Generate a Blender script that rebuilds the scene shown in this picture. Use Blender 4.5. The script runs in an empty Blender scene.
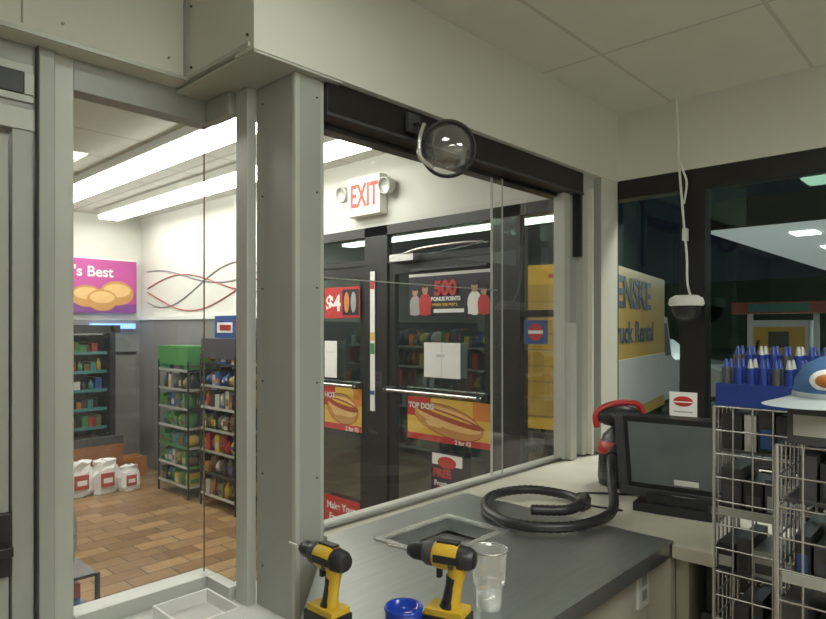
import bpy, math, random
from mathutils import Vector, Matrix
random.seed(7)
EYE=1.6
sc=bpy.context.scene
sc.view_settings.view_transform='Standard'
sc.view_settings.look='None'
sc.view_settings.exposure=0.0

# ---------------------------------------------------------------- materials
MATS={}
def mat(name,col,rough=0.5,metal=0.0,var=0.06,scale=6.0,bump=0.0,emit=0.0,ecol=None,coat=0.0,stretch=None):
    if name in MATS: return MATS[name]
    m=bpy.data.materials.new(name); m.use_nodes=True
    nt=m.node_tree; b=nt.nodes['Principled BSDF']
    b.inputs['Roughness'].default_value=rough
    b.inputs['Metallic'].default_value=metal
    b.inputs['Coat Weight'].default_value=coat
    tc=nt.nodes.new('ShaderNodeTexCoord')
    n=nt.nodes.new('ShaderNodeTexNoise'); n.inputs['Scale'].default_value=scale
    n.inputs['Detail'].default_value=3
    if stretch:
        mp=nt.nodes.new('ShaderNodeMapping'); mp.inputs['Scale'].default_value=stretch
        nt.links.new(tc.outputs['Object'],mp.inputs['Vector']); nt.links.new(mp.outputs[0],n.inputs['Vector'])
        mr=nt.nodes.new('ShaderNodeMapRange'); mr.inputs['To Min'].default_value=rough*.9; mr.inputs['To Max'].default_value=rough*1.1
        nt.links.new(n.outputs['Fac'],mr.inputs['Value']); nt.links.new(mr.outputs[0],b.inputs['Roughness'])
    else: nt.links.new(tc.outputs['Object'],n.inputs['Vector'])
    r=nt.nodes.new('ShaderNodeValToRGB')
    r.color_ramp.elements[0].position=.3; r.color_ramp.elements[1].position=.7
    r.color_ramp.elements[0].color=[c*(1-var) for c in col]+[1]
    r.color_ramp.elements[1].color=[min(1,c*(1+var)) for c in col]+[1]
    nt.links.new(n.outputs['Fac'],r.inputs['Fac'])
    nt.links.new(r.outputs['Color'],b.inputs['Base Color'])
    if bump>0:
        n2=nt.nodes.new('ShaderNodeTexNoise'); n2.inputs['Scale'].default_value=90
        nt.links.new(tc.outputs['Object'],n2.inputs['Vector'])
        bp=nt.nodes.new('ShaderNodeBump'); bp.inputs['Strength'].default_value=bump; bp.inputs['Distance'].default_value=.004
        nt.links.new(n2.outputs['Fac'],bp.inputs['Height']); nt.links.new(bp.outputs['Normal'],b.inputs['Normal'])
    if emit>0:
        b.inputs['Emission Color'].default_value=list(ecol or col)+[1]
        b.inputs['Emission Strength'].default_value=emit
    MATS[name]=m; return m

def glassmat(name,base=.05,edge=.6,haze=0.0,tint=(1,1,1),gt=(1,1,1)):
    m=bpy.data.materials.new(name); m.use_nodes=True
    nt=m.node_tree; nt.nodes.clear()
    o=nt.nodes.new('ShaderNodeOutputMaterial')
    t=nt.nodes.new('ShaderNodeBsdfTransparent'); t.inputs['Color'].default_value=list(tint)+[1]
    g=nt.nodes.new('ShaderNodeBsdfGlossy'); g.inputs['Roughness'].default_value=.01; g.inputs['Color'].default_value=list(gt)+[1]
    lw=nt.nodes.new('ShaderNodeLayerWeight'); lw.inputs['Blend'].default_value=.5
    p=nt.nodes.new('ShaderNodeMath'); p.operation='POWER'; p.inputs[1].default_value=4
    q=nt.nodes.new('ShaderNodeMath'); q.operation='MULTIPLY_ADD'; q.inputs[1].default_value=edge; q.inputs[2].default_value=base
    mx=nt.nodes.new('ShaderNodeMixShader')
    nt.links.new(lw.outputs['Facing'],p.inputs[0]); nt.links.new(p.outputs[0],q.inputs[0])
    nt.links.new(q.outputs[0],mx.inputs[0]); nt.links.new(t.outputs[0],mx.inputs[1]); nt.links.new(g.outputs[0],mx.inputs[2])
    last=mx
    if haze>0:
        d=nt.nodes.new('ShaderNodeBsdfDiffuse'); d.inputs['Color'].default_value=(.8,.82,.8,1)
        m2=nt.nodes.new('ShaderNodeMixShader'); m2.inputs[0].default_value=haze
        nt.links.new(mx.outputs[0],m2.inputs[1]); nt.links.new(d.outputs[0],m2.inputs[2]); last=m2
    nt.links.new(last.outputs[0],o.inputs['Surface'])
    MATS[name]=m; return m

def tilemat(name,c1,c2,mortar,bw,bh,ms,rough=.35,offset=.5,rot=0,bumpd=.002,nv=.2):
    m=bpy.data.materials.new(name); m.use_nodes=True
    nt=m.node_tree; b=nt.nodes['Principled BSDF']; b.inputs['Roughness'].default_value=rough
    tc=nt.nodes.new('ShaderNodeTexCoord'); mp=nt.nodes.new('ShaderNodeMapping'); mp.inputs['Rotation'].default_value=(0,0,rot)
    br=nt.nodes.new('ShaderNodeTexBrick'); br.inputs['Scale'].default_value=1
    br.inputs['Brick Width'].default_value=bw; br.inputs['Row Height'].default_value=bh; br.inputs['Mortar Size'].default_value=ms
    br.offset=offset; br.inputs['Bias'].default_value=0.0
    br.inputs['Color1'].default_value=list(c1)+[1]; br.inputs['Color2'].default_value=list(c2)+[1]; br.inputs['Mortar'].default_value=list(mortar)+[1]
    nt.links.new(tc.outputs['Object'],mp.inputs['Vector']); nt.links.new(mp.outputs[0],br.inputs['Vector'])
    n=nt.nodes.new('ShaderNodeTexNoise'); n.inputs['Scale'].default_value=9; nt.links.new(tc.outputs['Object'],n.inputs['Vector'])
    mr=nt.nodes.new('ShaderNodeMapRange'); mr.inputs['To Min'].default_value=1-nv; mr.inputs['To Max'].default_value=1+nv
    nt.links.new(n.outputs['Fac'],mr.inputs['Value'])
    vm=nt.nodes.new('ShaderNodeVectorMath'); vm.operation='SCALE'
    nt.links.new(br.outputs['Color'],vm.inputs[0]); nt.links.new(mr.outputs[0],vm.inputs['Scale'])
    nt.links.new(vm.outputs[0],b.inputs['Base Color'])
    bp=nt.nodes.new('ShaderNodeBump'); bp.inputs['Strength'].default_value=.4; bp.inputs['Distance'].default_value=bumpd; bp.invert=True
    nt.links.new(br.outputs['Fac'],bp.inputs['Height']); nt.links.new(bp.outputs['Normal'],b.inputs['Normal'])
    MATS[name]=m; return m

ALU=mat('aluminium_grey_paint',(.36,.375,.345),.38,.1,.04,3)
ALUL=mat('aluminium_light',(.48,.495,.455),.36,.1,.04,3)
WHITE=mat('white_paint_warm',(.66,.66,.60),.6,0,.02,2)
WALLW=mat('white_wall',(.66,.66,.61),.65,0,.03,2)
WGREY=mat('grey_wainscot',(.20,.20,.195),.6,0,.05,3)
LAM=mat('laminate_offwhite',(.60,.57,.49),.4,0,.05,8)
STEEL=mat('brushed_steel',(.42,.44,.43),.36,.85,.06,5,stretch=(1,14,1))
STEELL=mat('steel_rim',(.70,.70,.68),.25,.8,.05,4)
BLACK=mat('black_frame',(.011,.010,.010),.4,0,.1,5)
BLACKP=mat('black_plastic',(.022,.022,.024),.38,0,.1,20)
DGREY=mat('dark_grey_plastic',(.06,.06,.065),.45,0,.1,20)
CHROME=mat('chrome_wire',(.62,.62,.62),.25,.9,.05,10)
YEL=mat('tool_yellow',(.62,.40,.03),.4,0,.05,20)
RED=mat('red_plastic',(.45,.03,.03),.35,0,.05,20)
BLUE=mat('blue_plastic',(.015,.04,.22),.35,0,.08,20)
PAPER=mat('white_paper',(.78,.78,.76),.7,0,.02,5)
SCREEN=mat('lcd_screen',(.10,.11,.105),.25,0,.25,3,emit=.03,ecol=(.6,.65,.65))
GLASS=glassmat('clear_glass_booth',.06,.40,.03)
GLASSD=glassmat('storefront_door_glass',.19,.4,0,(.75,.80,.80),(.85,1,.92))
GLASSB=glassmat('booth_window_glass',.06,.4,0,(.80,.84,.84),(.6,1,.8))
PLAST=glassmat('clear_plastic',.16,.80,.08)
CUPP=glassmat('cup_plastic',.14,.75,.20)
TUBE=mat('fluorescent_diffuser',(1,1,1),.5,0,0,1,emit=14,ecol=(.98,1,.90))
TROF=mat('troffer_diffuser',(1,1,1),.5,0,0,1,emit=15.5,ecol=(.98,1,.89))
TROF2=mat('small_fixture_lens',(1,1,1),.5,0,0,1,emit=9,ecol=(.9,1,.88))
def cm(name,col,rough=.45,**k): return mat(name,col,rough,0,.05,12,**k)
GOODS=[cm('pack_red',(.36,.03,.03)),cm('pack_green',(.05,.22,.06)),cm('pack_blue',(.03,.08,.26)),cm('pack_white',(.45,.45,.42)),
       cm('pack_yellow',(.50,.34,.05)),cm('pack_black',(.03,.03,.03)),cm('pack_orange',(.42,.15,.03)),cm('pack_teal',(.04,.17,.17)),
       cm('pack_brown',(.14,.07,.04)),cm('pack_charcoal',(.07,.07,.08)),cm('pack_olive',(.14,.15,.06))]
G=GOODS

# ---------------------------------------------------------------- mesh builder
class MB:
    def __init__(s): s.v=[];s.f=[];s.m=[];s.fm=[];s.fs=[]
    def mi(s,m):
        if m not in s.m: s.m.append(m)
        return s.m.index(m)
    def add(s,vs,fs,m,smooth=False):
        o=len(s.v); s.v+= [tuple(p) for p in vs]; k=s.mi(m)
        for f in fs: s.f.append([i+o for i in f]); s.fm.append(k); s.fs.append(smooth)
    def box(s,x0,x1,y0,y1,z0,z1,m,M=None):
        vs=[Vector(p) for p in [(x0,y0,z0),(x1,y0,z0),(x1,y1,z0),(x0,y1,z0),(x0,y0,z1),(x1,y0,z1),(x1,y1,z1),(x0,y1,z1)]]
        if M: vs=[M@p for p in vs]
        s.add(vs,[(3,2,1,0),(4,5,6,7),(0,1,5,4),(1,2,6,5),(2,3,7,6),(3,0,4,7)],m)
    def quad(s,pts,m): s.add(pts,[tuple(range(len(pts)))],m)
    def prism(s,poly,z0,z1,m):
        n=len(poly); vs=[(x,y,z0) for x,y in poly]+[(x,y,z1) for x,y in poly]
        s.add(vs,[tuple(reversed(range(n))),tuple(range(n,2*n))]+[(i,(i+1)%n,n+(i+1)%n,n+i) for i in range(n)],m)
    def cyl(s,p0,p1,r0,m,r1=None,seg=12,smooth=True):
        p0=Vector(p0);p1=Vector(p1); r1=r0 if r1 is None else r1
        d=(p1-p0).normalized(); a=d.orthogonal().normalized(); b=d.cross(a)
        vs=[]
        for p,r in((p0,r0),(p1,r1)):
            for i in range(seg):
                t=2*math.pi*i/seg; vs.append(p+(a*math.cos(t)+b*math.sin(t))*r)
        s.add(vs,[(i,(i+1)%seg,seg+(i+1)%seg,seg+i) for i in range(seg)],m,smooth)
        s.add(vs,[tuple(reversed(range(seg))),tuple(range(seg,2*seg))],m)
    def lathe(s,c,prof,m,seg=24,smooth=True,M=None,sy=1.0,jit=0):
        vs=[];n=len(prof)
        for r,z in prof:
            for i in range(seg):
                t=2*math.pi*i/seg; k=1+random.uniform(-jit,jit) if jit else 1
                p=Vector((r*k*math.cos(t),r*k*math.sin(t)*sy,z*(1+(random.uniform(-jit,jit)*.4 if jit else 0))))
                if M: p=M@p
                vs.append(p+Vector(c))
        fs=[]
        for j in range(n-1):
            for i in range(seg):
                fs.append((j*seg+i,j*seg+(i+1)%seg,(j+1)*seg+(i+1)%seg,(j+1)*seg+i))
        s.add(vs,fs,m,smooth)
    def ell(s,c,r,m,M=None,seg=16,n=10):
        prof=[(max(1e-4,math.sin(math.pi*j/n)),-math.cos(math.pi*j/n)) for j in range(n+1)]
        S=Matrix.Diagonal(Vector(r)).to_4x4(); M2=(M@S) if M else S
        s.lathe(c,prof,m,seg,True,M2)
    def tube(s,pts,r,m,seg=10,sub=6,rib=0.0,ribn=1):
        P=[Vector(p) for p in pts]; Q=[]
        for i in range(len(P)-1):
            p0=P[max(0,i-1)];p1=P[i];p2=P[i+1];p3=P[min(len(P)-1,i+2)]
            for k in range(sub):
                t=k/sub
                Q.append(.5*((2*p1)+(p2-p0)*t+(2*p0-5*p1+4*p2-p3)*t*t+(3*p1-p0-3*p2+p3)*t**3))
        Q.append(P[-1])
        up=None; vs=[]
        for i,q in enumerate(Q):
            d=(Q[min(i+1,len(Q)-1)]-Q[max(i-1,0)]).normalized()
            if up is None: up=d.orthogonal().normalized()
            up=(up-d*up.dot(d)).normalized(); b=d.cross(up)
            rr=r*(1+(rib if (i//ribn)%2 else 0))
            for k in range(seg):
                t=2*math.pi*k/seg; vs.append(q+(up*math.cos(t)+b*math.sin(t))*rr)
        n=len(Q); fs=[(j*seg+i,j*seg+(i+1)%seg,(j+1)*seg+(i+1)%seg,(j+1)*seg+i) for j in range(n-1) for i in range(seg)]
        fs+= [tuple(reversed(range(seg))),tuple(range((n-1)*seg,n*seg))]
        s.add(vs,fs,m,True)
    def build(s,name,loc=(0,0,0),rot=(0,0,0),bevel=0,parent=None,scale=1):
        me=bpy.data.meshes.new(name); me.from_pydata(s.v,[],s.f)
        for m in s.m: me.materials.append(m)
        for p,k,sm in zip(me.polygons,s.fm,s.fs): p.material_index=k; p.use_smooth=sm
        me.update()
        o=bpy.data.objects.new(name,me); sc.collection.objects.link(o)
        o.location=loc; o.rotation_euler=rot; o.scale=(scale,)*3
        if bevel>0:
            b=o.modifiers.new('bevel','BEVEL'); b.width=bevel; b.segments=2; b.limit_method='ANGLE'; b.angle_limit=math.radians(50)
        if parent: o.parent=parent
        return o
def B(name,dims,m,bevel=0,parent=None):
    b=MB(); b.box(*dims,m); return b.build(name,bevel=bevel,parent=parent)

def text(name,s,size,pos,right,up,m,parent=None,align='LEFT',extrude=.0008,bold=0.0):
    c=bpy.data.curves.new(name,'FONT'); c.body=s; c.size=size; c.extrude=extrude; c.align_x=align; c.offset=bold
    c.materials.append(m)
    o=bpy.data.objects.new(name,c); sc.collection.objects.link(o)
    r=Vector(right);u=Vector(up);n=r.cross(u)
    o.matrix_world=Matrix(((r.x,u.x,n.x,pos[0]),(r.y,u.y,n.y,pos[1]),(r.z,u.z,n.z,pos[2]),(0,0,0,1)))
    if parent:
        o.parent=parent; o.matrix_parent_inverse=parent.matrix_world.inverted()
    return o

class Poster:
    def __init__(s,origin,right,w,h,m,th=.004):
        s.o=Vector(origin); s.r=Vector(right); s.u=Vector((0,0,1)); s.n=s.r.cross(s.u); s.mb=MB(); s.k=0; s.txt=[]; s.th=th
        p=s.o
        c=[p,p+s.r*w,p+s.r*w+s.u*h,p+s.u*h]
        f=[q+s.n*th for q in c]
        s.mb.add(c+f,[(3,2,1,0),(4,5,6,7),(0,1,5,4),(1,2,6,5),(2,3,7,6),(3,0,4,7)],m)
    def P(s,a,b): return s.o+s.r*a+s.u*b+s.n*(s.th+.0006*s.k)
    def rect(s,a0,a1,b0,b1,m):
        s.k+=1; s.mb.quad([s.P(a0,b0),s.P(a1,b0),s.P(a1,b1),s.P(a0,b1)],m)
    def ellipse(s,a,b,ra,rb,m,ang=0,seg=28):
        s.k+=1; pts=[]
        for i in range(seg):
            t=2*math.pi*i/seg; x=ra*math.cos(t); y=rb*math.sin(t)
            pts.append(s.P(a+x*math.cos(ang)-y*math.sin(ang),b+x*math.sin(ang)+y*math.cos(ang)))
        s.mb.quad(pts,m)
    def text(s,t,a,b,size,m,bold=0.004,align='LEFT'):
        s.k+=1; s.txt.append((t,s.P(a,b),size,m,bold,align))
    def build(s,name):
        o=s.mb.build(name)
        for i,(t,p,sz,m,bo,al) in enumerate(s.txt): text('lettering_%d'%(i+1),t,sz,p,s.r,s.u,m,o,al,.0003,bo)
        return o

# ================================================================ ROOM SHELL
FLOORT=tilemat('quarry_tile',(.21,.115,.055),(.38,.235,.115),(.12,.075,.045),.30,.15,.006,.28,.5,math.radians(0))
CEILT=tilemat('ceiling_tiles',(.66,.66,.585),(.645,.645,.57),(.52,.51,.44),1.22,.61,.008,.85,0.0,0,.001,.04)
B('floor',(-3.2,3.2,-1.9,7.4,-.1,0),FLOORT)
b=MB(); b.box(-1.6,3.2,-1.9,1.60,2.73,2.80,CEILT); b.box(-1.6,.96,1.60,1.90,2.73,2.80,CEILT); b.build('ceiling_booth')
CEIL2=tilemat('store_ceiling_tiles',(.60,.60,.54),(.58,.58,.52),(.42,.41,.36),1.22,.61,.012,.85,0.0,0,.001,.04)
b=MB(); b.box(-3.2,3.2,1.98,7.4,2.86,2.92,CEIL2); b.box(1.0,3.2,1.6,1.98,2.86,2.92,CEIL2); b.build('ceiling_store')
B('wall_back',(-1.6,3.4,-2.0,-1.9,0,2.9),WALLW)
B('wall_left',(-1.7,-1.6,-2.0,2.03,0,2.9),WALLW)
B('wall_store_left',(-3.3,-3.2,1.9,7.5,0,2.9),WALLW)
b=MB(); b.box(-3.2,3.4,7.4,7.5,0,2.9,WALLW); b.box(-3.2,3.18,7.37,7.4,0,1.68,WGREY); b.build('wall_far')
B('wall_store_near',(-3.2,-1.7,1.9,2.0,0,2.9),WALLW)
b=MB()
b.box(3.2,3.36,4.45,7.4,0,2.9,WALLW); b.box(3.2,3.36,1.6,4.45,2.34,2.9,WALLW)
b.box(3.18,3.2,4.5,7.37,0,1.68,WGREY)
b.box(3.19,3.36,-1.9,1.62,2.376,2.9,WHITE); b.box(3.2,3.36,-1.9,1.62,0,.93,WALLW)
b.build('wall_right')
b=MB()
b.box(.96,3.19,1.50,1.60,2.365,2.86,WHITE)
b.box(.96,1.02,1.60,1.98,2.375,2.86,WHITE)
b.box(-1.6,.96,1.88,1.98,2.375,2.86,WHITE)
b.build('wall_fascia')
b=MB()
b.box(.50,.504,1.876,1.88,2.40,2.73,ALU); b.box(.948,.956,1.876,1.88,2.375,2.73,ALU)
b.box(-1.6,.956,1.874,1.88,2.375,2.387,ALUL)
b.box(.954,.96,1.52,1.86,2.375,2.387,ALUL)
for y in(1.53,1.85):
    for z in(2.41,2.6): b.cyl((.96,y,z),(.955,y,z),.004,DGREY)
for x in(.36,.6,.9): b.cyl((x,1.88,2.43),(x,1.873,2.43),.004,ALU)
b.build('trim_1')
B('trim_soffit',(.962,1.28,1.502,1.955,2.357,2.364),ALUL)

# ---- left glazing
b=MB()
b.box(.56,.60,1.94,2.05,0,2.375,ALU); b.box(.60,.655,1.96,2.03,0,2.375,ALUL)
b.box(.555,.56,1.938,1.96,0,2.375,DGREY)
b.box(.655,1.10,1.96,2.03,2.285,2.375,ALU)
b.box(.655,1.10,1.95,2.03,.70,.765,ALUL)
b.box(1.065,1.105,1.81,1.95,.70,.765,ALUL); b.box(1.065,1.105,1.81,1.96,2.285,2.355,ALU)
b.box(1.085,1.118,1.735,1.80,.72,2.355,ALUL)
b.box(1.078,1.083,1.993,1.998,.765,2.285,mat('bronze_edge',(.22,.14,.09),.35,.3))
b.box(-1.6,.56,1.96,2.03,2.20,2.375,ALU)
b.quad([(.655,1.995,.765),(1.08,1.995,.765),(1.08,1.995,2.285),(.655,1.995,2.285)],GLASS)
b.quad([(1.08,1.80,.765),(1.08,1.993,.765),(1.08,1.993,2.285),(1.08,1.80,2.285)],GLASS)
b.box(.655,1.10,1.965,2.025,0,.70,ALU)
b.build('window_1',bevel=.002)
b=MB()
b.box(-.42,.495,1.97,2.02,0,2.12,ALU)
b.box(.50,.553,1.96,2.03,0,2.14,ALU)
b.box(.40,.405,1.965,1.97,.1,2.05,DGREY)
b.box(-1.0,.555,1.955,2.03,2.14,2.20,ALUL)
b.box(.30,.525,1.945,1.96,2.235,2.295,BLACKP)
b.box(.28,.55,1.95,1.96,2.215,2.235,ALUL); b.box(.28,.55,1.95,1.96,2.295,2.32,ALUL); b.box(.525,.55,1.945,1.96,2.235,2.295,ALUL)
b.box(.445,.495,1.945,1.97,.93,1.10,BLACKP); b.cyl((.47,1.945,1.01),(.47,1.90,1.01),.014,BLACKP); b.box(.37,.485,1.885,1.90,1.0,1.025,BLACKP)
b.box(-1.6,-.42,1.96,2.03,0,2.2,ALU)
b.build('door_1',bevel=.002)
b=MB()
b.box(1.12,1.215,1.53,1.735,.72,2.355,ALU)
b.box(1.215,1.235,1.54,1.58,.72,2.355,ALUL)
b.box(1.118,1.12,1.53,1.545,.72,2.355,ALUL); b.box(1.12,1.135,1.528,1.53,.72,2.355,ALUL)
for z in[.85+.29*i for i in range(6)]:
    b.cyl((1.12,1.70,z),(1.117,1.70,z),.003,DGREY,seg=8)
    b.cyl((1.20,1.53,z),(1.20,1.527,z),.003,DGREY,seg=8)
b.build('column',bevel=.002)
b=MB()
b.box(.2,1.225,1.54,1.945,.68,.72,PAPER); b.box(.2,1.225,1.50,1.54,.62,.72,LAM); b.box(.25,1.1,1.62,1.94,0,.68,LAM)
b.build('ledge_counter',bevel=.004)
b=MB()
b.box(.84,1.02,1.66,1.86,.722,.727,PAPER); b.box(.84,.847,1.66,1.86,.727,.765,PAPER); b.box(1.013,1.02,1.66,1.86,.727,.765,PAPER)
b.box(.847,1.013,1.66,1.667,.727,.765,PAPER); b.box(.847,1.013,1.853,1.86,.727,.765,PAPER); b.box(.87,.99,1.69,1.83,.727,.737,GOODS[3])
b.build('paper_tray')

# ---- main partition
b=MB()
b.box(1.237,2.86,1.525,1.60,2.255,2.363,BLACK)
b.box(1.237,2.86,1.520,1.525,2.255,2.265,DGREY)
b.box(1.237,2.88,1.60,1.66,2.24,2.42,BLACK)
b.box(2.735,2.79,1.56,1.62,.957,2.255,ALUL); b.box(2.79,2.88,1.575,1.64,.957,2.255,ALU)
b.box(2.745,2.80,1.53,1.56,.957,1.62,ALUL); b.box(2.84,2.86,1.53,1.575,1.95,2.255,BLACKP)
b.box(1.237,2.735,1.58,1.60,.957,.966,ALU)
b.box(1.237,2.2,1.575,1.58,1.755,1.759,ALU)
b.quad([(1.235,1.585,.965),(2.25,1.585,.965),(2.25,1.585,2.255),(1.235,1.585,2.255)],GLASS)
b.quad([(2.2,1.605,.965),(2.735,1.605,.965),(2.735,1.605,2.255),(2.2,1.605,2.255)],GLASS)
b.box(2.197,2.203,1.60,1.61,.965,2.24,ALUL); b.box(2.247,2.250,1.58,1.587,.965,2.24,ALU)
b.build('window_2',bevel=.0015)
B('wall_partition_lower',(1.235,3.19,1.61,1.66,0,.955),WALLW)
b=MB()
b.box(2.88,3.0,1.54,1.66,.957,2.363,ALUL); b.box(3.0,3.188,1.502,1.66,.957,2.363,WHITE); b.box(2.93,2.95,1.515,1.54,.957,2.3,WHITE); b.box(2.996,3.0,1.50,1.54,.957,2.363,ALU)
b.build('trim_corner_post',bevel=.003)

# ---- booth facade window
b=MB()
b.box(3.2,3.3,-1.85,1.62,2.28,2.376,BLACK); b.box(3.2,3.3,-1.85,1.62,.93,1.0,BLACK)
for y0,y1 in((1.54,1.60),(1.06,1.18),(-.25,-.13),(-1.7,-1.58)): b.box(3.195,3.28,y0,y1,1.0,2.28,BLACK)
for y0,y1 in((1.18,1.54),(-.13,1.06),(-1.58,-.25)): b.quad([(3.22,y0,1.0),(3.22,y1,1.0),(3.22,y1,2.28),(3.22,y0,2.28)],GLASSB)
b.build('window_3')
def door(y0,y1):
    b=MB(); w=.055
    for a,c in((y0+.01,y0+.01+w),(y1-.01-w,y1-.01)): b.box(3.21,3.255,a,c,.02,2.06,BLACK)
    b.box(3.21,3.255,y0+.01+w,y1-.01-w,1.98,2.06,BLACK); b.box(3.21,3.255,y0+.01+w,y1-.01-w,.02,.20,BLACK)
    b.quad([(3.23,y0+.06,.2),(3.23,y1-.06,.2),(3.23,y1-.06,1.98),(3.23,y0+.06,1.98)],GLASSD)
    b.cyl((3.13,y0+.03,1.155),(3.13,y1-.03,1.155),.010,STEELL)
    for y in(y0+.05,y1-.05): b.box(3.12,3.21,y-.012,y+.012,1.135,1.175,DGREY)
    return b
door(3.50,4.42).build('door_2')
b=door(2.33,3.26)
b.box(3.14,3.21,2.95,3.18,2.06,2.11,STEELL); b.tube([(3.15,3.05,2.11),(3.10,2.85,2.125),(3.14,2.55,2.14),(3.18,2.38,2.14)],.008,STEELL)
b.box(3.17,3.21,2.35,3.0,1.985,2.0,DGREY)
b.build('door_3')
b=MB()
for y0,y1 in((4.42,4.50),(3.26,3.50),(2.12,2.33),(1.62,1.70)): b.box(3.195,3.28,y0,y1,0,2.34,BLACK)
b.box(3.195,3.28,1.70,4.42,2.27,2.34,BLACK); b.box(3.2,3.27,2.33,4.42,2.06,2.10,BLACK); b.box(3.2,3.27,1.70,2.12,0,.12,BLACK)
b.box(3.2,3.27,1.70,2.12,1.66,1.70,BLACK)
b.quad([(3.22,2.33,2.1),(3.22,4.42,2.1),(3.22,4.42,2.27),(3.22,2.33,2.27)],GLASSD)
b.quad([(3.22,1.70,.12),(3.22,2.12,.12),(3.22,2.12,2.27),(3.22,1.70,2.27)],GLASSD)
b.build('window_4')

# ================================================================ POSTERS / SIGNS
R=(0,-1,0)
pr=cm('print_red',(.50,.03,.03)); pk=cm('print_black',(.02,.015,.03)); py=cm('print_yellow',(.70,.45,.07)); po=cm('print_orange',(.65,.22,.04))
pbun=cm('print_bun',(.55,.27,.08)); pbun2=cm('print_bun_light',(.75,.48,.20)); psau=cm('print_sausage',(.35,.07,.03)); pp=cm('print_purple',(.16,.04,.22)); pg=cm('print_grey',(.35,.35,.35)); psk=cm('print_skin',(.45,.25,.16))
PX=3.195
def hotdog(name,y1,z0,w,h,txt):
    p=Poster((PX,y1,z0),R,w,h,py); p.rect(.0,w*.30,h*.55,h,pr); p.rect(0,w,0,h*.14,pr); p.rect(w*.80,w,h*.60,h,po)
    p.ellipse(w*.50,h*.50,w*.42,h*.36,psau,-.18); p.ellipse(w*.50,h*.50,w*.41,h*.34,pbun,-.18); p.ellipse(w*.51,h*.56,w*.40,h*.22,pbun2,-.18); p.ellipse(w*.51,h*.60,w*.43,h*.11,psau,-.18)
    p.ellipse(w*.50,h*.64,w*.30,h*.03,py,-.18); p.ellipse(w*.34,h*.40,w*.10,h*.06,pbun2,-.2)
    p.text(txt,w*.02,h*.74,h*.18,PAPER,.002); p.text('2 for $3',w*.60,h*.01,h*.14,PAPER,.001)
    return p.build(name)
p=Poster((PX,3.97,1.67),R,.42,.24,pr); p.text('$4',.02,.06,.17,PAPER,.006); p.rect(.22,.41,.02,.22,pk); p.ellipse(.27,.12,.03,.08,po); p.ellipse(.35,.12,.03,.08,pg); p.build('promotional_poster')
p=Poster((PX,3.97,1.20),R,.15,.29,PAPER); p.rect(.02,.12,.2,.202,pg); p.build('paper_notice')
hotdog('hot_dog_poster',3.97,.80,.44,.33,'HOT')
p=Poster((PX,3.97,.03),R,.42,.24,pr); p.text('Make Your',.03,.14,.075,PAPER,.002); p.text('Favorite',.06,.05,.075,PAPER,.002); p.rect(.0,.42,0,.02,PAPER); p.build('promotional_poster')
p=Poster((PX,3.036,1.68),R,.70,.285,pk)
p.rect(.0,.70,.265,.285,PAPER)
def person(a,s,m):
    p.ellipse(a,.07*s,.055*s,.075*s,m); p.rect(a-.05*s,a+.05*s,.003,.07*s,m); p.ellipse(a,.17*s,.026*s,.036*s,psk); p.ellipse(a,.195*s,.027*s,.018*s,BLACKP)
person(.06,.95,pg); person(.155,1.05,pr); person(.58,1.05,PAPER); person(.655,.9,pr)
p.text('500',.24,.135,.13,pr,.006); p.text('BONUS POINTS',.215,.095,.036,PAPER,.002); p.text('WHEN YOU BUY 2',.225,.06,.026,py,.001)
p.rect(.24,.5,.015,.04,PAPER)
p.build('promotional_poster')
p=Poster((PX,2.895,1.26),R,.315,.235,PAPER); p.text('notice',.11,.14,.03,pg,0); p.rect(.155,.157,.0,.235,pg); p.build('paper_notice')
hotdog('hot_dog_poster',3.05,.83,.72,.29,'TOP DOG')
p=Poster((PX,2.83,.43),R,.28,.335,pk); p.rect(.01,.27,.25,.325,PAPER); p.ellipse(.14,.27,.08,.04,pr); p.text('FREE',.02,.17,.075,pr,.004); p.text('Frosty',.03,.11,.05,PAPER,.001); p.ellipse(.2,.07,.05,.06,po); p.ellipse(.09,.06,.05,.05,pr); p.build('promotional_poster')
p=Poster((PX,2.09,1.50),R,.16,.14,GOODS[2]); p.ellipse(.08,.07,.05,.05,pr); p.rect(.03,.13,.06,.08,PAPER); p.build('window_sticker')
p=Poster((PX-.005,3.43,.98),R,.05,1.03,PAPER)
for i,(m,a,c) in enumerate(((GOODS[1],.42,.50),(py,.52,.58),(pr,.9,.96),(GOODS[2],.12,.15))): p.rect(.003,.047,a,c,m)
p.build('height_marker_strip')
SIGNW=mat('exit_sign_face',(.78,.76,.68),.5,0,.01,2,emit=.05); SIGNR=mat('exit_letters',(.6,.04,.02),.5,0,.01,2,emit=.35,ecol=(.9,.08,.03))
b=MB(); ey=3.435
b.box(3.12,3.198,ey-.175,ey+.175,2.42,2.71,SIGNW)
for s in(-1,1):
    y=ey+s*.235
    b.box(3.14,3.198,min(ey+s*.17,y),max(ey+s*.17,y),2.60,2.65,SIGNW)
    M=Matrix.Rotation(math.radians(-100),4,'Y')
    b.lathe((3.15,y,2.61),[(.001,-.04),(.045,-.04),(.06,0),(.062,.05),(.05,.052),(.048,.03),(.001,.02)],ALUL,20,True,M)
o=b.build('exit_sign',bevel=.006)
text('lettering','EXIT',.235,(3.117,ey+.14,2.49),R,(0,0,1),SIGNR,o,'LEFT',.001,.004).scale=(.62,1,1)
PINK=mat('sign_magenta',(.40,.05,.24),.4,0,.25,2,emit=.10,ecol=(.6,.1,.4))
p=Poster((1.5,7.36,1.76),(1,0,0),1.62,.61,PINK,.04)
p.rect(0,1.62,0,.10,cm('sign_violet',(.2,.04,.25))); p.rect(0,1.62,.59,.61,PAPER)
p.text("Baker's Best",1.36,.40,.16,PAPER,.003,'RIGHT')
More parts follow.
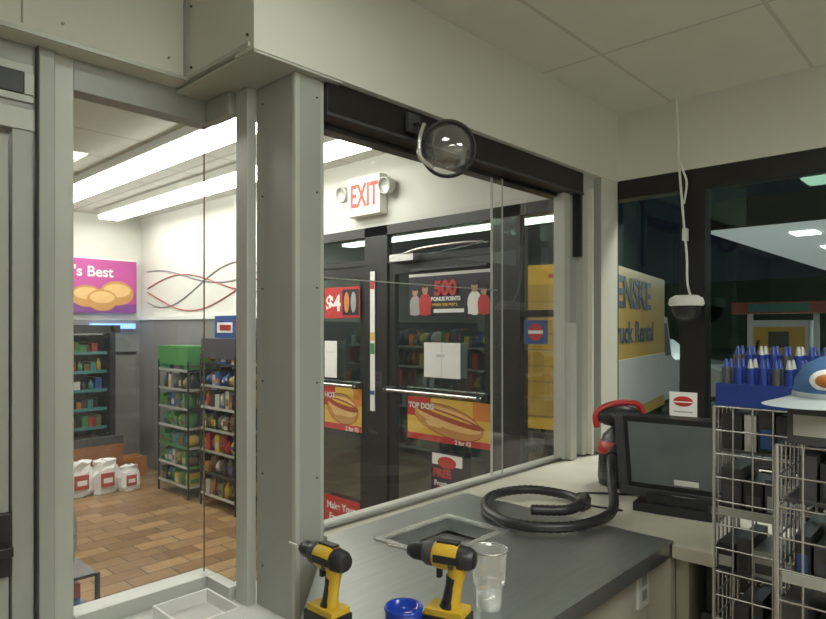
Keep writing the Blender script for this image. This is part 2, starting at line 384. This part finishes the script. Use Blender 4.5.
for a,bb,s in((1.08,.18,1.1),(1.40,.22,1.25),(1.24,.14,1.1)): p.ellipse(a,bb,.15*s,.11*s,pbun); p.ellipse(a,bb+.03,.12*s,.06*s,pbun2)
p.build('bakery_sign')
b=MB()
mg=cm('mural_red',(.45,.10,.10)); mp_=cm('mural_grey',(.30,.28,.32))
for k,(m,dz,a) in enumerate(((mg,.02,.12),(mp_,.12,.10),(mg,-.10,.15),(mp_,.0,.2))):
    b.tube([(3.196,7.2-i*.27,2.02+dz+a*math.sin(i*.55+k*1.3)) for i in range(10)],.007,m,6,5)
b.build('wall_mural')
B('trim_store_rail',(3.165,3.2,4.5,7.37,1.68,1.72),PAPER)

# ================================================================ STORE FIXTURES
def strip(name,x,y0,y1):
    b=MB(); b.box(x-.12,x+.12,y0,y1,2.80,2.86,WHITE); b.box(x-.10,x+.10,y0+.01,y1-.01,2.765,2.80,TUBE); return b.build(name)
strip('fluorescent_light',2.72,3.0,7.1); strip('fluorescent_light',2.02,3.2,7.1); strip('fluorescent_light',.4,2.8,7.0)
def troffer(x0,x1,y0,y1,m=TROF):
    b=MB(); b.box(x0-.04,x1+.04,y0-.04,y1+.04,2.70,2.73,WHITE); b.box(x0,x1,y0,y1,2.69,2.70,m); b.build('ceiling_light')
troffer(-.70,.50,-1.05,-.50); troffer(.95,1.50,-1.35,-.25); troffer(.78,1.10,.80,1.10,TROF2)
# open cooler
b=MB()
ORB=cm('cooler_base_orange',(.30,.12,.05)); LED=mat('cooler_led',(.3,.5,1),.5,0,0,1,emit=1.5,ecol=(.15,.35,1))
b.box(1.3,2.62,7.28,7.36,0,1.62,BLACKP); b.box(2.57,2.62,6.65,7.28,.45,1.62,BLACKP); b.box(1.3,1.35,6.65,7.28,.45,1.62,DGREY)
b.box(1.3,2.62,6.65,7.28,1.54,1.62,BLACKP); b.box(1.28,2.66,6.55,7.28,0,.42,ORB); b.box(1.28,2.66,6.55,6.62,.42,.50,DGREY); b.box(1.4,2.5,6.66,6.72,1.52,1.54,STEELL)
for z in(.56,.75,.94,1.13,1.32):
    b.box(1.35,2.57,6.75,7.28,z,z+.015,DGREY); b.box(1.35,2.57,6.74,6.75,z,z+.03,G[7]); x=1.38
    while x<2.50:
        w=random.uniform(.04,.08); m=random.choice(G); hh=random.uniform(.08,.14)
        if random.random()<.5: b.box(x,x+w-.006,6.8,7.1,z+.015,z+hh,m)
        else: b.lathe((x+w/2,6.84,z+.015),[(.001,0),(w*.45,0),(w*.45,hh*.6),(w*.18,hh*.85),(w*.18,hh),(.001,hh)],m,10)
        x+=w
b.box(2.62,2.67,6.65,7.28,1.54,1.62,BLACKP); b.box(2.62,3.1,7.30,7.36,1.58,1.64,LED); b.box(2.66,3.1,7.28,7.365,0,1.3,WGREY); b.box(2.66,3.1,7.26,7.365,1.3,1.32,BLACKP)
b.build('refrigerated_display_case')
def rack(name,x0,x1,y0,y1,h,levels,frame,seed,pal=None,top=None,opentop=False):
    random.seed(seed); b=MB(); pal=pal or GOODS
    hp=h-.1+.012 if opentop else h
    for x in(x0,x1):
        for y in(y0,y1): b.cyl((x,y,0),(x,y,hp),.010,frame,seg=8)
    dz=(h-.2)/(levels-1)
    for k in range(levels):
        z=.10+k*dz
        b.box(x0,x1,y0,y1,z,z+.012,frame)
        if opentop and k==levels-1: break
        b.box(x0-.006,x0,y0,y1,z,z+.022,random.choice([ALU,G[3],pal[0],frame])); b.box(x0,x1,y0-.006,y0,z,z+.022,random.choice([ALU,G[3],pal[0],frame]))
        y=y0+.01
        while y<y1-.05:
            w=random.uniform(.045,.09)
            for xx in(x0+.01,x0+(x1-x0)*.5):
                hh=random.uniform(.5,.92)*dz; c=random.choice(pal); c2=random.choice(pal)
                t=random.random(); wd=(x1-x0)*.42
                if t<.45:   # pillow bag
                    b.ell((xx+wd/2,y+w/2,z+.012+hh/2),(wd*.5,w*.48,hh*.52),c,None,10,6); b.ell((xx+wd/2-.004,y+w/2-.002,z+.012+hh*.5),(wd*.5,w*.36,hh*.22),c2,None,10,6)
                elif t<.6:  # bottle
                    b.lathe((xx+wd*.3,y+w/2,z+.012),[(.001,0),(w*.42,0),(w*.42,hh*.6),(w*.16,hh*.82),(w*.16,hh),(.001,hh)],c,10)
                else:
                    b.box(xx,xx+wd,y,y+w-.006,z+.012,z+hh,c); b.box(xx-.001,xx,y+.008,y+w-.014,z+.012+hh*.2,z+hh*.6,c2)
                    b.box(xx+.02,xx+wd-.02,y-.001,y,z+.012+hh*.2,z+hh*.6,c2)
            y+=w
    if top: b.box(x0,x1,y0,y1,h-.04,h+.14,top)
    return b.build(name)
rack('snack_rack',2.82,3.12,5.50,6.10,1.28,7,BLACKP,3,[G[1],G[1],G[5],G[9],G[7],G[10],G[3],G[8],G[2],G[4]],G[1])
rack('magazine_rack',2.84,3.12,4.72,5.30,1.36,7,BLACKP,8,[G[5],G[9],G[8],G[2],G[0],G[3],G[10],G[6],G[4]],G[9])
rack('store_gondola_shelf',.15,.80,3.6,6.6,1.45,6,ALU,12)
b=MB(); b.box(2.92,3.06,4.85,5.2,1.502,1.70,G[2]); b.box(2.915,2.92,4.90,5.15,1.55,1.64,PAPER); b.box(2.91,2.915,4.92,5.10,1.57,1.62,G[0]); b.box(2.92,3.06,4.845,4.85,1.53,1.67,G[0]); b.build('rack_topper_sign')
random.seed(5)
b=MB()
PINKP=cm('bag_print_red',(.45,.08,.08))
for i,(x,y,s) in enumerate(((2.40,6.36,.92),(2.60,6.28,.72),(2.18,6.40,.95))):
    prof=[(.001,0),(.13*s,.0),(.15*s,.04),(.15*s,.18*s),(.13*s,.25*s),(.11*s,.29*s),(.12*s,.33*s),(.05*s,.34*s),(.001,.33*s)]
    b.lathe((x,y,.002),prof,PAPER,12,False,None,.7,.14)
    b.box(x-.07*s,x+.06*s,y-.12*s,y-.10*s,.08*s,.22*s,PINKP); b.box(x-.05*s,x+.04*s,y-.122*s,y-.12*s,.12*s,.17*s,PAPER)
b.build('grocery_bags')
b=MB(); b.box(2.75,3.0,6.78,7.02,0,.20,G[6]); b.box(2.75,3.0,6.895,6.905,.2,.202,G[8]); b.box(2.749,2.75,6.82,6.95,.06,.13,G[0]); b.build('shipping_carton')
rack('chip_rack',.52,.90,2.45,2.9,.78,4,BLACKP,5,[G[8],G[0],G[5],G[4],G[2],G[9],G[3]],None,True)
b=MB(); random.seed(4)
for i in range(12): 
    x=.55+.055*(i%6)+.02*(i//6); y=2.53+.2*(i//6); m=G[(4,8,6,4,0,3,4,2,8,4,3,0)[i]]; h=.16+.05*(i%3)
    b.ell((x,y,.70+h/2),(.030,.045,h/2),m,None,10,8); b.ell((x-.002,y-.006,.70+h/2),(.030,.040,h*.2),G[(0,4,3,2,4,6,0,3,4,0,2,4)[i]],None,10,6)
b.build('chip_bags')

# ================================================================ COUNTERS
b=MB()
z0,z1=.91,.955
b.prism([(.70,.73),(1.32,.73),(1.32,1.53),(1.24,1.525),(.80,1.09),(.70,.98)],z0,z1,STEEL)
b.box(1.32,1.64,.73,1.15,z0,z1,STEEL); b.box(1.32,1.64,1.38,1.53,z0,z1,STEEL); b.box(1.64,1.925,.73,1.53,z0,z1,STEEL)
b.box(1.32,1.64,1.15,1.38,.895,.90,STEELL)
r=.012
b.box(1.32-r,1.64+r,1.15-r,1.15+r,.955,.962,STEELL); b.box(1.32-r,1.64+r,1.38-r,1.38+r,.955,.962,STEELL)
b.box(1.32-r,1.32+r,1.15+r,1.38-r,.955,.962,STEELL); b.box(1.64-r,1.64+r,1.15+r,1.38-r,.955,.962,STEELL)
b.prism([(.84,.80),(1.90,.80),(1.90,1.50),(1.28,1.50),(.91,1.08),(.84,.98)],0,.895,LAM); b.box(1.24,1.925,1.53,1.575,.91,.95,LAM)
b.box(1.30,1.318,.795,.80,.05,.88,DGREY)
b.build('steel_service_counter')
b=MB()
b.box(1.93,3.185,-1.2,1.575,.91,.95,LAM); b.box(1.90,1.93,-1.2,.725,.91,.95,LAM)
b.box(1.93,1.97,.74,1.5,0,.91,LAM); b.box(1.97,3.15,.70,.74,0,.91,LAM); b.box(1.97,3.15,.02,.06,0,.91,LAM); b.box(1.97,3.15,-1.2,-1.16,0,.91,LAM)
b.box(3.13,3.185,-1.2,1.5,0,.91,LAM); b.box(1.97,3.13,.06,.70,.48,.51,LAM); b.box(1.97,3.13,-1.16,.02,.48,.51,LAM); b.box(1.93,1.97,-1.2,.70,0,.10,LAM)
b.build('checkout_counter',bevel=.003)
b=MB(); b.box(1.98,2.4,.10,.67,.512,.62,BLACKP); b.box(1.985,2.4,.10,.67,.63,.74,DGREY); b.box(1.975,1.98,.16,.62,.54,.56,DGREY); b.box(1.98,1.985,.2,.6,.67,.675,ALU); b.box(2.0,2.35,.12,.66,.74,.88,BLACKP); b.build('cash_drawer',bevel=.004)
b=MB(); b.box(1.82,1.89,.790,.799,.76,.875,PAPER); b.box(1.84,1.87,.788,.790,.78,.81,ALU); b.box(1.84,1.87,.788,.790,.825,.855,ALU); b.build('wall_outlet')

# ================================================================ POS MONITOR
b=MB()
T=Matrix.Translation((0,0,.190))@Matrix.Rotation(math.radians(14),4,'X')
b.box(-.20,.20,0,.035,-.15,.15,BLACKP,T); b.box(-.155,.175,-.003,0,-.10,.130,SCREEN,T); b.box(-.12,.12,.035,.075,-.10,.10,BLACKP,T)
b.box(-.20,.20,-.008,0,-.15,-.12,DGREY,T); b.box(-.02,.06,-.011,-.008,-.142,-.131,ALUL,T)
b.box(-.01,.07,-.0045,-.003,-.092,-.072,PAPER,T); b.box(-.20,-.17,-.006,0,-.12,.15,DGREY,T)
b.box(-.05,.05,.05,.10,.0,.14,BLACKP); b.box(-.14,.14,-.02,.17,0,.03,BLACKP); b.box(-.10,.10,.0,.12,.03,.06,BLACKP)
ang=math.atan2(.84,2.23)-math.pi/2
b.build('pos_monitor',(2.20,.825,.951),(0,0,ang-math.radians(12)),bevel=.006)
b=MB(); b.box(-.045,.045,-.012,-.010,0,.09,PAPER); b.ell((0,-.0125,.058),(.032,.0015,.018),pr); b.box(-.03,.03,-.0145,-.0135,.062-.008,.062-.004,PAPER); b.box(-.03,.03,-.0135,-.012,.02,.024,pg); b.box(-.02,.02,-.04,.01,-.002,.001,PAPER)
b.build('promo_card',(2.245,.815,1.284),(0,0,ang-math.radians(12)))

# ================================================================ HANDHELD VACUUM
b=MB()
b.lathe((2.50,1.15,.951),[(.001,0),(.10,0),(.105,.03),(.10,.14),(.085,.20),(.05,.235),(.001,.24)],BLACKP,24)
b.lathe((2.50,1.15,.951),[(.103,.13),(.108,.14),(.098,.175),(.092,.18)],RED,24)
b.ell((2.47,1.16,1.235),(.10,.065,.045),BLACKP,Matrix.Rotation(math.radians(-50),4,'Z'))
b.tube([(2.40,1.22,1.19),(2.40,1.22,1.25),(2.46,1.17,1.285),(2.54,1.11,1.28),(2.56,1.09,1.22)],.013,RED,10,6)
b.cyl((2.42,1.14,1.10),(2.33,1.12,1.08),.032,BLACKP)
b.tube([(2.36,1.13,1.085),(2.28,1.10,1.09),(2.18,1.05,1.03),(2.05,.98,.985),(1.92,.955,.978),(1.76,.99,.978),(1.67,1.12,.978),(1.73,1.28,.978),(1.90,1.38,.978),(2.06,1.33,.978),(2.09,1.18,.978),(2.0,1.06,.985),(1.90,1.02,1.015),(1.80,1.02,1.016),(1.72,1.10,1.018)],.0155,BLACKP,12,14,.12,1)
b.cyl((1.88,1.01,1.016),(2.02,1.075,.995),.021,BLACKP,.025)
b.build('handheld_vacuum')
b=MB(); b.tube([(2.12,.98,.955),(2.10,1.12,.956),(2.22,1.20,.956),(2.36,1.02,.956),(2.45,.90,.956)],.004,BLACKP,6,8); b.build('power_cord')

# ================================================================ DRILLS
def drill(name,loc,heading,s=1):
    b=MB(); Y=Matrix.Rotation(math.radians(90),4,'Y')
    b.box(-.055,.065,-.038,.038,0,.045,BLACKP); b.box(-.050,.055,-.034,.034,.045,.062,YEL); b.box(-.052,.05,-.0395,-.038,.012,.035,YEL)
    n=Matrix.Rotation(math.radians(-10),4,'Y')
    b.lathe((-.005,0,.055),[(.001,0),(.028,0),(.023,.02),(.021,.06),(.023,.09),(.027,.12),(.001,.12)],YEL,16,True,n,.85)
    b.lathe((-.001,0,.06),[(.001,.0),(.026,0),(.0215,.02),(.0195,.06),(.0215,.085),(.001,.09)],BLACKP,14,True,n,1.0)
    c=(-.02,0,.195)
    b.lathe(c,[(.001,-.055),(.022,-.053),(.030,-.04),(.033,-.01)],BLACKP,20,True,Y)
    b.lathe(c,[(.033,-.012),(.036,0),(.036,.045),(.031,.06),(.001,.06)],YEL,20,True,Y)
    b.lathe(c,[(.031,.055),(.033,.062),(.032,.08),(.026,.088)],DGREY,20,True,Y)
    b.lathe(c,[(.026,.085),(.024,.10),(.024,.118),(.017,.135),(.006,.14),(.001,.14)],BLACKP,16,True,Y)
    b.cyl((c[0]+.14,0,c[2]),(c[0]+.20,0,c[2]),.0035,STEELL,seg=8)
    for s_ in(-1,1):
        b.box(-.045,.03,s_*.036-.0015,s_*.036+.0015,.185,.205,BLACKP); b.cyl((-.02,s_*.035,.18),(-.02,s_*.038,.18),.008,DGREY)
    b.box(.02,.032,-.008,.008,.135,.165,BLACKP); b.box(-.03,.03,-.012,.012,.222,.234,BLACKP)
    return b.build(name,loc,(0,0,heading),bevel=.0035,scale=s)
hl=math.atan2(.729,-.685)
drill('cordless_drill',(.862,1.058,.956),hl-math.radians(42),.77)
drill('cordless_drill',(1.028,.862,.956),hl-math.radians(26),.81)

b=MB()
prof=[(.001,0),(.027,0),(.029,.02),(.031,.055),(.036,.059),(.040,.130),(.0425,.135),(.0405,.136)]
b.lathe((1.172,.862,.956),prof,CUPP,24,False)
b.lathe((1.172,.862,.956),[(.0425,.1325),(.0435,.135),(.0425,.1375),(.041,.135),(.0425,.1325)],STEELL,32)
b.lathe((1.172,.862,.956),[(.001,.003),(.026,.003),(.0275,.02),(.028,.04),(.001,.04)],CUPP,24)
b.build('plastic_cup')
b=MB()
BT=mat('blue_glossy',(.01,.04,.36),.15,0,.05,10)
b.lathe((.935,.905,.956),[(.001,0),(.036,0),(.038,.01),(.039,.060),(.041,.065),(.038,.069),(.033,.067),(.031,.055),(.001,.053)],BT,32)
b.build('blue_cup')

# ================================================================ ROUND SECURITY MIRROR
d=(Vector((0,0,1.6))-Vector((1.68,1.42,2.23))); d.z*=.3; d.normalize()
M=d.to_track_quat('Z','Y').to_matrix().to_4x4()
b=MB(); c=(1.69,1.42,2.222)
b.lathe(c,[(.090,-.022),(.098,-.022),(.100,0),(.098,.022),(.090,.022),(.088,0),(.090,-.022)],BLACKP,36,True,M)
b.lathe(c,[(.089,0),(.075,.028),(.05,.042),(.02,.05),(.001,.051)],PLAST,32,True,M)
b.tube([(1.61,1.46,2.24),(1.61,1.48,2.30),(1.61,1.515,2.31)],.008,BLACKP,8); b.box(1.58,1.64,1.505,1.519,2.28,2.345,DGREY)
b.tube([(1.61,1.46,2.30),(1.575,1.45,2.24),(1.58,1.45,2.18),(1.63,1.44,2.15)],.008,STEELL,8)
b.build('security_mirror')

# ================================================================ DOME CAMERA + CABLE
b=MB(); c=(3.06,1.10,1.70)
b.lathe(c,[(.001,.050),(.05,.050),(.075,.035),(.080,.01),(.074,0),(.001,0)],PAPER,28)
b.lathe(c,[(.066,0),(.064,-.025),(.050,-.055),(.026,-.072),(.001,-.076)],BLACKP,24)
b.box(3.09,3.193,1.07,1.13,1.705,1.745,PAPER); b.build('dome_security_camera')
b=MB()
b.tube([(3.15,1.18,2.73),(3.15,1.17,2.5),(3.145,1.165,2.4),(3.14,1.14,2.1),(3.15,1.13,1.95),(3.13,1.12,1.82),(3.11,1.10,1.755)],.006,PAPER,8,8)
b.tube([(3.145,1.165,2.42),(3.13,1.14,2.36),(3.15,1.13,2.30),(3.14,1.14,2.20)],.005,PAPER,8,8)
b.box(3.13,3.16,1.125,1.145,2.02,2.08,PAPER); b.build('camera_cable')

# ================================================================ WIRE RACKS
def wirerack(name,x0,x1,y0,y1,h,seed):
    random.seed(seed); b=MB(); r=.0024
    for x in(x0,x1):
        for y in(y0,y1): b.cyl((x,y,0),(x,y,h),.005,CHROME,seg=8)
    nz=int(h/.06)
    for i in range(nz+1):
        z=.04+i*(h-.04)/nz
        b.cyl((x0,y0,z),(x0,y1,z),r,CHROME,seg=6); b.cyl((x1,y0,z),(x1,y1,z),r,CHROME,seg=6)
        b.cyl((x0,y0,z),(x1,y0,z),r,CHROME,seg=6); b.cyl((x0,y1,z),(x1,y1,z),r,CHROME,seg=6)
    n=6
    for i in range(1,n):
        y=y0+(y1-y0)*i/n; x=x0+(x1-x0)*i/n
        for a,c in((x0,y),(x1,y),(x,y0),(x,y1)): b.cyl((a,c,.04),(a,c,h),r,CHROME,seg=6)
    for k in range(9):
        z=.06+k*(h-.10)/8.5
        if z>h-.09: break
        for i in range(11): 
            yy=y0+(y1-y0)*i/10; b.cyl((x0,yy,z),(x1,yy,z),r,CHROME,seg=6)
        b.box(x0+.012,x1-.012,y0+.012,y1-.012,z+.003,z+.010,DGREY)
        if k%2: b.box(x0-.004,x0+.002,y0+.01,y1-.01,z,z+.020,random.choice([ALU,ALUL,GOODS[3]]))
        y=y0+.015
        while y<y1-.04:
            w=random.uniform(.03,.055); hh=random.uniform(.06,.12); m=random.choice([GOODS[5],GOODS[5],DGREY,GOODS[9],GOODS[7],GOODS[9],GOODS[2],GOODS[3]])
            b.box(x0+.02,x1-.02,y,y+w-.006,z+.010,z+hh,m); b.box(x0+.0185,x0+.02,y+.005,y+w-.011,z+.02,z+hh*.6,random.choice([GOODS[9],GOODS[3],GOODS[5],GOODS[2]])); y+=w
    return b.build(name)
wirerack('wire_display_rack',1.68,1.88,.27,.535,1.40,2)
wirerack('wire_display_rack',1.385,1.60,.06,.325,1.37,9)
b=MB()
for z,x0,x1 in((1.403,1.69,1.775),(1.403,1.785,1.87)):
    hh=.055 if x0<1.7 else .085
    b.box(x0,x1,.275,.535,z,z+hh,BLUE)
    for i in range(9):
        for xx in(x0+.022,x0+.062):
            y=.292+i*.028
            b.cyl((xx,y,z+hh),(xx,y,z+hh+.04),.011,BLUE if (i%4) else DGREY,seg=8); b.cyl((xx,y,z+hh+.04),(xx,y,z+hh+.062),.008,BLUE if i%3 else ALU,.003,seg=8)
b.build('lighter_display')
b=MB(); b.box(1.40,1.59,.075,.31,1.373,1.445,GOODS[9]); b.box(1.398,1.40,.09,.30,1.39,1.43,GOODS[3]); b.build('cardboard_box')
CAPB=cm('cap_blue',(.05,.13,.30),.8); CAPW=cm('cap_grey',(.35,.40,.42),.8)
b=MB(); c=(1.475,.232,1.453)
b.lathe(c,[(.082,0),(.084,.02),(.080,.045),(.064,.072),(.036,.088),(.001,.094)],CAPB,24)
b.lathe(c,[(.006,.096),(.008,.091),(.001,.100)],CAPW,10)
b.lathe(c,[(.083,.0),(.0855,.004),(.0855,.016),(.084,.02)],CAPW,24)
pts=[];out=[]
for i in range(13):
    a=math.radians(85+i*10); pts.append((c[0]+.084*math.cos(a),c[1]+.084*math.sin(a)))
    e=.075*math.sin(math.pi*i/12); out.append((c[0]+(.085+e)*math.cos(a),c[1]+(.085+e)*math.sin(a)))
vs=[(x,y,c[2]+.010) for x,y in pts]+[(x,y,c[2]-.004) for x,y in out]
b.add(vs,[(i,i+1,14+i,13+i) for i in range(12)],CAPW,True)
b.ell((c[0]-.074,c[1]+.01,c[2]+.045),(.012,.032,.022),PAPER); b.ell((c[0]-.080,c[1]+.01,c[2]+.045),(.010,.022,.014),GOODS[6]); b.build('baseball_cap')

# ================================================================ EXTERIOR
ASPH=mat('asphalt',(.05,.05,.05),.8,0,.3,3,bump=.3)
B('ground_outside',(3.36,60,-30,40,-.25,-.10),ASPH)
TY=mat('truck_yellow',(.70,.43,.04),.35,0,.04,2); TW=mat('truck_white',(.75,.75,.75),.35,0,.03,2); TB=cm('truck_letter_blue',(.02,.03,.12)); TYD=mat('truck_door_yellow',(.45,.27,.03),.45,0,.25,1.5)
b=MB(); W=1.25; L=3.2
b.box(0,L,0,W,.45,2.30,TY); b.box(-.02,0,.10,W-.10,.6,2.08,TYD); b.box(0,L,-.01,0,.60,1.22,TW)
for z in(.8,.98,1.16,1.34,1.52,1.70,1.88): b.box(-.022,-.02,.10,W-.10,z,z+.008,GOODS[8])
for y in(.12,.55,W-.2): b.box(-.02,0,y,y+.08,2.15,2.19,RED)
b.box(-.12,0,.05,W-.05,.30,.42,DGREY); b.box(-.03,0,.02,.09,.5,.62,RED); b.box(-.03,0,W-.09,W-.02,.5,.62,RED)
prof=[(L,.45),(L+1.75,.45),(L+1.75,.95),(L+1.05,1.12),(L+.65,1.75),(L,1.80)]
n=len(prof); vs=[(x,.08,z) for x,z in prof]+[(x,W-.08,z) for x,z in prof]
b.add(vs,[tuple(range(n)),tuple(reversed(range(n,2*n)))]+[(i,n+i,n+(i+1)%n,(i+1)%n) for i in range(n)],TW)
b.quad([(L+.15,.075,1.15),(L+.95,.075,1.15),(L+.62,.075,1.65),(L+.15,.075,1.68)],BLACKP)
for x in(.7,L+1.1):
    for y in(-.005,W-.2):
        b.cyl((x,y,.22),(x,y+.2,.22),.32,BLACKP,seg=24); b.cyl((x,y-.006,.22),(x,y,.22),.16,ALUL,seg=20)
tr=b.build('moving_truck',(6.3,3.1,0),(0,0,math.radians(11)),bevel=.02)
bpy.context.view_layer.update()
cr=math.cos(math.radians(11)); sr=math.sin(math.radians(11))
def tl(x,y,z): return (6.3+x*cr-y*sr,3.1+x*sr+y*cr,z)
text('lettering_1','PENSKE',.50,tl(.06,-.013,1.84),(cr,sr,0),(0,0,1),TB,tr,'LEFT',.002,.012).scale=(1.25,1,1)
text('lettering_2','Truck Rental',.36,tl(.10,-.013,1.42),(cr,sr,0),(0,0,1),TB,tr,'LEFT',.002,.006).scale=(1.2,1,1)
CAN=mat('canopy_underside_white_glow',(.75,.80,.78),.5,0,.02,2,emit=.30,ecol=(.85,.95,.90)); CANF=cm('canopy_fascia_dark',(.05,.05,.05))  # underside emission stands in for light bounced up from the ground
CLIGHT=mat('canopy_lamp_lens',(.9,1,.95),.5,0,0,1,emit=4,ecol=(.8,1,.9))
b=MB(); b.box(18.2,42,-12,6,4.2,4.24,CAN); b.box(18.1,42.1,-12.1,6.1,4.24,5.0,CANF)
for x in(20,24,28,33):
    for y in(4,0,-4): b.box(x-.4,x+.4,y-.3,y+.3,4.16,4.2,CLIGHT)
for y in(1.0,-7.0): b.cyl((24,y,-.1),(24,y,4.2),.18,TW)
b.build('fuel_canopy')
b=MB(); x,y=15.8,3.6
b.box(x-.3,x+.3,y-.55,y+.55,-.1,1.75,TW); b.box(x-.32,x-.3,y-.5,y+.5,.9,1.6,TY); b.box(x-.33,x-.32,y-.2,y+.2,1.15,1.5,DGREY)
b.box(x-.35,x+.35,y-.95,y+.95,1.9,2.15,GOODS[0]); b.box(x-.36,x-.35,y-.6,y+.6,1.93,2.12,GOODS[7]); b.box(x-.05,x+.05,y-.7,y-.6,-.1,1.95,TW); b.box(x-.05,x+.05,y+.6,y+.7,-.1,1.95,TW)
b.tube([(x-.32,y+.4,1.3),(x-.6,y+.45,.7),(x-.4,y+.5,.3),(x-.32,y+.48,.9)],.03,BLACKP)
b.box(x-.6,x+.6,y-1.3,y+1.3,-.1,.05,WGREY)
b.build('fuel_dispenser')
B('background_building',(50,54,-15,25,-.1,5),cm('building_dark',(.03,.03,.035)))
b=MB(); CW=cm('car_white',(.6,.62,.62),.25)
prof=[(0,.35),(0,.85),(.25,.95),(1.0,1.02),(1.5,1.42),(2.9,1.45),(3.6,1.02),(4.2,.95),(4.3,.5),(4.3,.35)]
n=len(prof)
vs=[(0,x,z) for x,z in prof]+[(1.6,x,z) for x,z in prof]
b.add(vs,[tuple(range(n)),tuple(reversed(range(n,2*n)))]+[(i,n+i,n+(i+1)%n,(i+1)%n) for i in range(n)],CW)
b.quad([(-.01,1.15,1.05),(-.01,3.4,1.05),(-.01,2.85,1.38),(-.01,1.58,1.38)],BLACKP)
for yy in(.85,3.4):
    for xx in(-.02,1.42): b.cyl((xx,yy,.30),(xx+.2,yy,.30),.30,BLACKP,seg=24)
b.build('parked_car',(12.9,4.0,-.1))

# ================================================================ LIGHTS / WORLD / CAMERA
def area(name,loc,size,sy,energy,col=(1,1,1),rot=(0,0,0)):
    l=bpy.data.lights.new(name,'AREA'); l.shape='RECTANGLE'; l.size=size; l.size_y=sy; l.energy=energy; l.color=col
    o=bpy.data.objects.new(name,l); o.location=loc; o.rotation_euler=rot; sc.collection.objects.link(o); return o
area('truck_fill_light',(4.2,1.2,3.2),1.6,.3,190,(1,.95,.85),(0,math.radians(-35),0))  # unseen fill lamp added outside to brighten the truck
area('canopy_floodlight',(20,3,4.1),4,4,700,(.8,1,.92))
w=bpy.data.worlds.new('night'); sc.world=w; w.use_nodes=True
w.node_tree.nodes['Background'].inputs[0].default_value=(.01,.012,.02,1); w.node_tree.nodes['Background'].inputs[1].default_value=.5

cam=bpy.data.cameras.new('camera'); co=bpy.data.objects.new('camera',cam); sc.collection.objects.link(co); sc.camera=co
cam.sensor_width=36; cam.lens=36*630/826; cam.shift_y=17.5/826; cam.clip_start=.05; cam.clip_end=200
co.location=(0,0,EYE)
co.rotation_euler=(math.radians(90),0,math.atan2(.685,.729)-math.pi/2)
